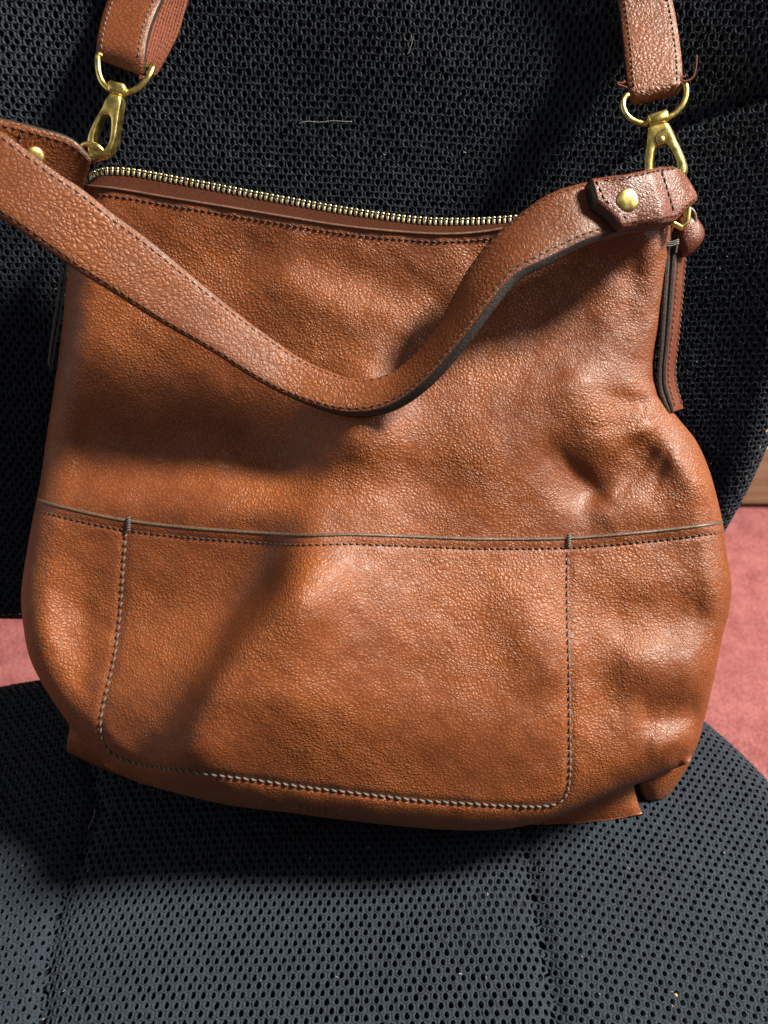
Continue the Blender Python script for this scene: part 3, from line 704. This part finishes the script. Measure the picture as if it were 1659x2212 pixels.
i_ = 54; q = np.stack([tA[i_] + (tB[i_]-tA[i_]) * s + tN[i_] * .0035 for s in np.linspace(.08, .92, 12)]); stitches(mb, q, .0036, .00042, n=tN[i_], fill=.85, tilt=.8)
mb.build('tab_stitching', M['dark_thread'], tab, kind='stuff')
mb = MB(); pr = onbag(np.array([1356.0]), np.array([432.0]), np.array([.0293]))[0]; disc_dome(mb, pr, tN[34], .0057, .0013); mb.build('rivet', M['brass'], tab)
mb = MB(); pr = onbag(np.array([77.0]), np.array([337.0]), np.array([.0065]))[0]; disc_dome(mb, pr, np.array([.45, -.75, .25]), .0046, .0016); mb.build('rivet', M['brass'], handle)
# left tab: second layer over the start of the handle with a cross seam
mb = MB(); i_ = 16; q = np.stack([hA[i_] + (hB[i_]-hA[i_]) * s + hN[i_] * .0026 * sg for sg in (1, ) for s in np.linspace(.1, .9, 12)]); stitches(mb, q, .0036, .0005, n=hN[i_], fill=.8)
q2 = np.stack([hA[i_] + (hB[i_]-hA[i_]) * s - hN[i_] * .0026 for s in np.linspace(.1, .9, 12)]); stitches(mb, q2, .0036, .0005, n=-hN[i_], fill=.8)
mb.build('cross_stitching', M['dark_thread'], handle, kind='stuff')

# side tabs that carry the rings, seen on edge
def ridge_tab(pl, pr_, h0, h1, name, th_px=0):
    L3 = curve([tuple(onbag(np.array([x * 1.0]), np.array([y * 1.0]), np.array([h0]))[0]) for x, y in pl], 40)
    R3 = curve([tuple(onbag(np.array([x * 1.0]), np.array([y * 1.0]), np.array([h1]))[0]) for x, y in pr_], 40)
    return L3, R3
# right: two layers with dark painted edges towards us, leather face turned right
LB = [(1439, 500), (1437, 526), (1430, 640), (1424, 749), (1421, 843), (1443, 896)]
RB = [(1464, 500), (1463, 526), (1454, 640), (1447, 716), (1439, 816), (1456, 888)]
RF = [(1482, 545), (1480, 562), (1475, 640), (1471, 700), (1469, 816), (1468, 866), ]
def poly_px(P, h): P = np.array(P, float); return onbag(P[:, 0], P[:, 1], np.broadcast_to(h, (len(P),)) * 1.0)
def lay(f0, f1, h):
    return curve(poly_px([(a[0] + (b[0]-a[0]) * f0, a[1] + (b[1]-a[1]) * f0) for a, b in zip(LB, RB)], h), 50), curve(poly_px([(a[0] + (b[0]-a[0]) * f1, a[1] + (b[1]-a[1]) * f1) for a, b in zip(LB, RB)], h), 50)
sideT = None
for k, (f0, f1) in enumerate(((0.0, .47), (.53, 1.0))):
    a, b = lay(f0, f1, -.0125 - .0008 * k)
    # each layer: front = painted edge, going back .02 as the leather face
    depth = rays(1455, 700); depth = depth / np.linalg.norm(depth) * .0155 + np.array([.0056 if k else .0014, 0, 0])
    V = np.stack([a, (a*.7+b*.3) - BAG_N * -.0007, (a*.3+b*.7) - BAG_N * -.0007, b, b + depth, a + depth], 1); n = len(a); F = []; fm = []
    for i in range(n - 1):
        for j in range(6):
            j2 = (j + 1) % 6; F.append((i*6+j, i*6+j2, (i+1)*6+j2, (i+1)*6+j)); fm.append(0 if j in (3, 5) else 1)
    F += [tuple(range(6))[::-1], tuple((n-1)*6 + j for j in range(6))]; fm += [1, 1]
    o = mesh_obj('side_tab', V.reshape(-1, 3), F, None, bag, mats=[M['tab_leather'], M['edge']], fm=fm, smooth=False)
    if k == 1:
        sideT = o
        mb = MB(); P = b + depth * .86 + np.array([.0006, -.0004, 0]); stitches(mb, P[3:], .0034, .0004, n=np.array([.85, -.5, .1]), fill=.7); 
        P = b + depth * .14 + np.array([.0006, -.0004, 0]); stitches(mb, P[3:], .0034, .0004, n=np.array([.85, -.5, .1]), fill=.7); mb.build('tab_stitching', M['thread'], o, kind='stuff')
# loop of the tab over the ring, on edge, and its thread binding
mb = MB(); lp = poly_px([(1440, 545), (1444, 505), (1456, 474), (1474, 452), (1491, 452), (1500, 466), (1498, 484), (1484, 500), (1466, 512), (1458, 545)], -.0110)
lc = curve(lp, 60); T = frames(lc); dv = rays(1470, 480); dv = dv / np.linalg.norm(dv) * .016 + np.array([.0006, 0, 0]); sd = np.cross(T, dv / np.linalg.norm(dv)); sd /= np.linalg.norm(sd, axis=1)[:, None]
V = np.stack([lc - sd * .0011, lc + sd * .0011, lc + sd * .0011 + dv, lc - sd * .0011 + dv], 1); F = []; fm = []
for i in range(59):
    for j in range(4): j2 = (j+1) % 4; F.append((i*4+j, i*4+j2, (i+1)*4+j2, (i+1)*4+j)); fm.append(0 if j % 2 else 1)
mesh_obj('tab_loop', V.reshape(-1, 3), F, None, bag, mats=[M['tab_leather'], M['edge']], fm=fm)
mb = MB()
for k in range(3): tube(mb, curve(poly_px([(1434, 521 + 4*k), (1446, 524 + 4*k), (1466, 518 + 4*k)], -.0095), 8), .0005, 6)
mb.build('thread_binding', M['thread'], bag, kind='stuff')
# left side tab
for k, (lo_, hi_) in enumerate((([(134, 545), (122, 650), (103, 782), (109, 801)], [(140, 545), (128, 650), (109, 780), (111, 801)]), ([(142, 545), (130, 650), (110, 782), (112, 800)], [(149, 545), (137, 650), (115, 782), (114, 798)]))):
    a = curve(poly_px(lo_, -.021), 40); b = curve(poly_px(hi_, -.020), 40); dp = rays(125, 650); dp = dp / np.linalg.norm(dp) * .016
    V = np.stack([a, a*.5 + b*.5 + BAG_N * .0005, b, b + dp, a + dp], 1); F = []; fm = []
    for i in range(39):
        for j in range(5): j2 = (j+1) % 5; F.append((i*5+j, i*5+j2, (i+1)*5+j2, (i+1)*5+j)); fm.append(0 if j in (2, 4) else 1)
    F += [tuple(range(5))[::-1], tuple(39*5 + j for j in range(5))]; fm += [1, 1]
    mesh_obj('side_tab', V.reshape(-1, 3), F, None, bag, mats=[M['tab_leather'], M['edge']], fm=fm, smooth=False)
# rounded lobe of the zip end behind the right ring
patch('zip_end_tab', [(1462, 470), (1485, 458), (1503, 466)], [(1462, 540), (1478, 556), (1494, 548)], [(1462, 470), (1462, 540)], [(1503, 466), (1521, 496), (1518, 520), (1494, 548)], bulge(-.016, .007), M['tab_leather'], bag)

# ------------------------------------------------------------------ brass hardware
def ring_px(c, rx, ry, h0, h1, r, name, parent, rot=0, n=48, arc=None, flat=.8):
    t = np.linspace(0, 2*math.pi, n, endpoint=False) if arc is None else np.radians(np.linspace(arc[0], arc[1], n))
    x = rx*np.cos(t); y = ry*np.sin(t); ca, sa = math.cos(math.radians(rot)), math.sin(math.radians(rot))
    P = onbag(c[0] + x*ca - y*sa, c[1] + x*sa + y*ca, h0 + (h1 - h0) * (np.sin(t) * .5 + .5))
    mb = MB(); tube(mb, P, r, 10, closed=arc is None, flat=flat); return mb.build(name, M['brass'], parent)
ring_px((199, 328), 24, 15, -.004, -.010, .00165, 'bag_ring', bag, rot=22)
mb = MB(); tube(mb, poly_px([(1459, 398), (1478, 425), (1487, 452), (1484, 480), (1472, 492), (1452, 482), (1440, 440), (1442, 405)], -.002), .0016, 10, closed=True); mb.build('bag_ring', M['brass'], bag)
mb = MB(); box(mb, poly_px([(1480, 470)], -.008)[0], .0018, .0080, .0022, ax=(np.array([.75, -.3, .3]), np.array([-.25, .1, .95]), BAG_N), bev=.0004); mb.build('ring_link', M['brass'], bag)

shoulder = None
def plate_hook(name, outer, inner, h, th, parent, tilt=(0, 0), bev=.0009, shift=(0, 0)):
    """a flat forged frame with a hole; outer and inner are closed pixel outlines"""
    n = 72
    O = curve(outer, n, closed=True); I = curve(inner, n, closed=True)
    # match starting angles
    c = I.mean(0)
    def by_angle(P, cc):
        a = np.unwrap(np.arctan2(P[:, 1] - cc[1], P[:, 0] - cc[0]))
        if a[-1] < a[0]: P = P[::-1]; a = a[::-1]
        o = np.linspace(0, 2*math.pi, n, endpoint=False); a0 = a[0]; per = np.concatenate([a, [a0 + 2*math.pi]]); Q = np.vstack([P, P[:1]])
        oo = (o - a0) % (2*math.pi) + a0
        return np.stack([np.interp(oo, per, Q[:, k]) for k in (0, 1)], 1)
    O, I = by_angle(O, c), by_angle(I, c)
    hh = lambda Q: h + tilt[0] * (Q[:, 0] - c[0]) + tilt[1] * (Q[:, 1] - c[1])
    lay_ = []
    for f, z in ((.06, -.5), (0.0, -.42), (0.0, .26), (.015, .36), (.07, .46), (.13, .5), (.87, .5), (.93, .46), (.985, .36), (1.0, .26), (1.0, -.5)):
        Q = O * (1 - f) + I * f + np.array(shift) * (.5 - z); lay_.append(onbag(Q[:, 0], Q[:, 1], hh(Q) + z * th))
    V = np.vstack(lay_); F = []; K = len(lay_)
    for l in range(K):
        l2 = (l + 1) % K
        for i in range(n): j = (i + 1) % n; F.append((l*n+i, l*n+j, l2*n+j, l2*n+i))
    return mesh_obj(name, V, F, M['brass'], parent)
def d3(x, y): return (147.5 + x * .14223, 95.85 + y * .14223)
def d5(x, y): return (1312.4 + x * .12444, 162.2 + y * .12444)
HL, HR = -.008, -.006
# left clip
outer = [d3(*p) for p in [(590, 745), (700, 752), (800, 790), (790, 900), (758, 1100), (725, 1350), (690, 1500), (620, 1640), (520, 1715), (400, 1735), (310, 1680), (285, 1540), (290, 1400), (350, 1240), (430, 1090), (520, 930), (560, 830)]]
inner = [d3(*p) for p in [(505, 1085), (560, 1065), (610, 1085), (640, 1180), (640, 1320), (620, 1450), (570, 1560), (500, 1610), (430, 1610), (390, 1560), (385, 1450), (400, 1360), (440, 1220)]]
hook = plate_hook('snap_hook', outer, inner, HL, .0085, bag, tilt=(.00002, 0), shift=(12, 5))
mb = MB(); box(mb, poly_px([d3(748, 690)], HL + .0005)[0], .0098, .0062, .0064, ax=(np.array([.965, -.13, -.2]), np.array([.22, .5, .83]), BAG_N), bev=.0011); mb.build('swivel', M['brass'], hook)
mb = MB(); disc_dome(mb, poly_px([d3(560, 978)], HL + .0033)[0], BAG_N, .0017, .0006, 20, 4); mb.build('rivet', M['brass'], hook)
mb = MB(); tube(mb, curve(poly_px([d3(520, 900), d3(560, 868), d3(610, 900), d3(625, 970), d3(605, 1050)], HL + .0031), 20), .00022, 6); tube(mb, poly_px([d3(330, 1310), d3(395, 1395)], HL + .0030), .00026, 6); mb.build('gate_seam', M['dark'], hook)
# right clip
outer = [d5(*p) for p in [(700, 905), (850, 845), (1010, 805), (1060, 870), (1150, 1060), (1300, 1380), (1358, 1560), (1350, 1690), (1270, 1800), (1120, 1900), (900, 1900), (720, 1830), (640, 1680), (655, 1350), (685, 1050)]]
inner = [d5(*p) for p in [(880, 1222), (950, 1200), (1010, 1190), (1090, 1300), (1185, 1480), (1205, 1600), (1180, 1700), (1080, 1770), (900, 1780), (800, 1730), (780, 1620), (790, 1400), (820, 1270)]]
hook2 = plate_hook('snap_hook', outer, inner, HR, .0062, bag, tilt=(.00002, 0), shift=(4, 3))
mb = MB(); box(mb, poly_px([d5(862, 760)], HR + .0003)[0], .0108, .0058, .0062, ax=(np.array([.955, .1, .27]), np.array([-.26, .5, .82]), BAG_N), bev=.0011); mb.build('swivel', M['brass'], hook2)
mb = MB(); disc_dome(mb, poly_px([d5(935, 1110)], HR + .0031)[0], BAG_N, .0017, .0006, 20, 4); mb.build('rivet', M['brass'], hook2)
mb = MB(); tube(mb, curve(poly_px([d5(1080, 935), d5(980, 945), d5(880, 1010), d5(835, 1100), d5(860, 1200)], HR + .0030), 20), .00024, 6); tube(mb, poly_px([d5(1300, 1385), d5(1195, 1478)], HR + .0030), .00026, 6)
tube(mb, poly_px([d5(932, 1108), d5(940, 1112)], HR + .0039), .0005, 8); mb.build('gate_seam', M['dark'], hook2)
def px_h(pts, h): return curve(poly_px(pts, h), 48)
# shoulder strap: leather ends folded round half rings, carried on by webbing
SH = -.013
def back_at(px, py, off):      # height over the bag plane of a point off in front of the backrest
    p = onback(np.array(float(px)), np.array(float(py)), off); return float((p - BAG_A) @ BAG_N)
SL = [((216, 128, -.0175), (312, 163, -.0145)), ((211, 108, -.0145), (313, 128, -.0125)), ((214, 80, -.016), (318, 88, -.015)), ((222, 45, -.020), (330, 46, -.020)), ((237, 0, -.025), (350, 0, -.025)), ((262, -70, -.024), (378, -75, -.024)), ((300, -190, -.017), (425, -200, -.017)), ((345, -330, -.009), (480, -340, -.009)), ((395, -520, .000), (530, -525, .000))]
SR = [((1362, 222, -.0155), (1461, 200, -.0155)), ((1357, 205, -.0125), (1470, 186, -.0125)), ((1352, 160, -.015), (1471, 155, -.015)), ((1346, 100, -.020), (1467, 110, -.020)), ((1340, 45, -.026), (1457, 40, -.026)), ((1334, 0, -.028), (1449, 0, -.028)), ((1322, -80, -.024), (1436, -80, -.024)), ((1300, -200, -.016), (1420, -200, -.016)), ((1262, -340, -.009), (1390, -345, -.009)), ((1210, -520, .000), (1345, -525, .000))]
sl, a1, b1, n1 = strip('shoulder_strap', SL, M['strap_leather'], bag, th=.0040, n=110, ret=True)
mb = MB(); strip_stitch(mb, a1, b1, n1, .12, .0024, .0036, .00045, 4, fill=.72); strip_stitch(mb, a1, b1, n1, .90, .0024, .0036, .00045, 4, fill=.72); mb.build('strap_stitching', M['thread'], sl, kind='stuff')
sr, a2, b2, n2 = strip('shoulder_strap', SR, M['strap_leather'], bag, th=.0040, n=110, ret=True)
mb = MB(); strip_stitch(mb, a2, b2, n2, .10, .0024, .0036, .00045, 4, fill=.72); strip_stitch(mb, a2, b2, n2, .90, .0024, .0036, .00045, 4, fill=.72); mb.build('strap_stitching', M['thread'], sr, kind='stuff')
# webbing behind the left end: ribbed
WBp = [((300, 172, -.0200), (338, 161, -.0245)), ((305, 135, -.0185), (362, 118, -.0250)), ((312, 95, -.0200), (384, 72, -.0260)), ((326, 45, -.0240), (396, 30, -.0270)), ((346, -10, -.0280), (409, -15, -.0280)), ((380, -100, -.024), (440, -110, -.023)), ((430, -220, -.0165), (490, -230, -.0165)), ((500, -380, -.008), (555, -385, -.008))]
A = np.array([p[0] for p in WBp], float); B = np.array([p[1] for p in WBp], float)
M6 = curve(np.hstack([onbag(A[:, 0], A[:, 1], A[:, 2]), onbag(B[:, 0], B[:, 1], B[:, 2])]), 150); A3, B3 = M6[:, :3], M6[:, 3:]
ns = 60; V = []
for k in range(ns):
    s = k / (ns - 1); rib = .00045 * abs(math.sin(math.pi * s * 10))
    bump = .00025 * np.sin(np.arange(150) * 2.2 + (int(s * 10) % 2) * math.pi)
    V.append(A3 + (B3 - A3) * s + BAG_N * (rib + bump)[:, None])
for k in range(ns):
    s = 1 - k / (ns - 1); V.append(A3 + (B3 - A3) * s - BAG_N * .0016)
V = np.stack(V, 1); K = V.shape[1]; F = [(i*K+j, i*K+(j+1) % K, (i+1)*K+(j+1) % K, (i+1)*K+j) for i in range(149) for j in range(K)]
mesh_obj('webbing', V.reshape(-1, 3), F, M['web'], sl)
# strap rings
mb = MB(); tube(mb, px_h([(212, 118), (211, 130), (214, 160), (224, 182), (243, 197), (268, 201), (292, 194), (312, 178), (326, 156), (330, 142), (322, 146), (300, 142), (260, 132), (225, 120)], [-.012, -.0095, -.0085, -.0085, -.0085, -.0085, -.0085, -.0085, -.0095, -.012, -.0150, -.0165, -.0165, -.0150]), .0016, 10, closed=True, flat=.8); mb.build('strap_ring', M['brass'], sl)
mb = MB(); tube(mb, px_h([(1354, 206), (1346, 218), (1347, 236), (1358, 254), (1378, 265), (1402, 268), (1430, 261), (1455, 247), (1473, 228), (1482, 205), (1481, 184), (1474, 178), (1440, 186), (1390, 197)], [-.012, -.009, -.0085, -.0085, -.0085, -.0085, -.0085, -.0085, -.0085, -.0085, -.009, -.0115, -.0145, -.0145]), .0016, 10, closed=True, flat=.8); mb.build('strap_ring', M['brass'], sr)
# frayed thread ends at the right strap
for pts, r in (([(1469, 172), (1480, 176), (1496, 168), (1503, 148), (1505, 120)], .0005), ([(1354, 190), (1344, 186), (1336, 184), (1334, 179), (1342, 181), (1350, 176)], .0006), ([(1470, 168), (1478, 166), (1482, 160)], .0004)):
    mb = MB(); tube(mb, curve(poly_px(pts, -.008), 22), r, 6); mb.build('loose_thread', M['web'], sr)

# pressed word near the bottom of the pocket
cu = bpy.data.curves.new('word', 'FONT'); cu.body = 'FOSSIL'; cu.size = 1; cu.extrude = .02; cu.space_character = 1.25
to = bpy.data.objects.new('word', cu); COL.objects.link(to)
dg = bpy.context.evaluated_depsgraph_get(); tm = bpy.data.meshes.new_from_object(to.evaluated_get(dg)); bpy.data.objects.remove(to)
co = np.zeros(len(tm.vertices) * 3); tm.vertices.foreach_get('co', co); co = co.reshape(-1, 3)
wx = co[:, 0] / co[:, 0].max(); wy = co[:, 1] / co[:, 1].max()
X = 643 + wx * 92; Y = 1752 + wx * 10 - wy * 15
Pw = onbag(X, Y, bag_h(X, Y) + .0023 + np.where(co[:, 2] > 0, .00025, -.0003))
mesh_obj('pressed_word', Pw, [tuple(p.vertices) for p in tm.polygons], simple('pressed_leather', (.10, .03, .012), .6), pocket, smooth=False)

# ------------------------------------------------------------------ small litter on the chair
def hair(pts, label, plane, h, r=.00010):
    P = np.array(pts, float); Q = curve(plane(P[:, 0], P[:, 1], np.full(len(P), h)), 30); mb = MB(); tube(mb, Q, r, 5)
    return tag(mb.build('hair', M['hair']), label, 'hair', 'pale hairs shed on the upholstery')
hair([(645, 267), (665, 262), (690, 264), (718, 261), (742, 262), (760, 263)], 'pale wavy hair lying across the backrest mesh above the zip', onback, .0022)
hair([(889, 76), (890, 92), (886, 106), (880, 118)], 'short pale hair standing on the backrest mesh near the top middle', onback, .0022)
hair([(206, 1745), (202, 1764), (197, 1778), (190, 1790)], 'pale curved hair on the seat by the lower left corner of the handbag', onseat, .0012)
mb = MB()
for (x, y, r) in ((1460, 2150, .0011), (1458, 2166, .0009), (1455, 2176, .0012)):
    disc_dome(mb, onseat(np.array([x*1.]), np.array([y*1.]), np.array([.001]))[0], (0.2, -.3, 1), r, r * .8, 8, 3)
tag(mb.build('crumb', M['crumb']), 'small yellow crumb stuck in the seat mesh', 'crumb')
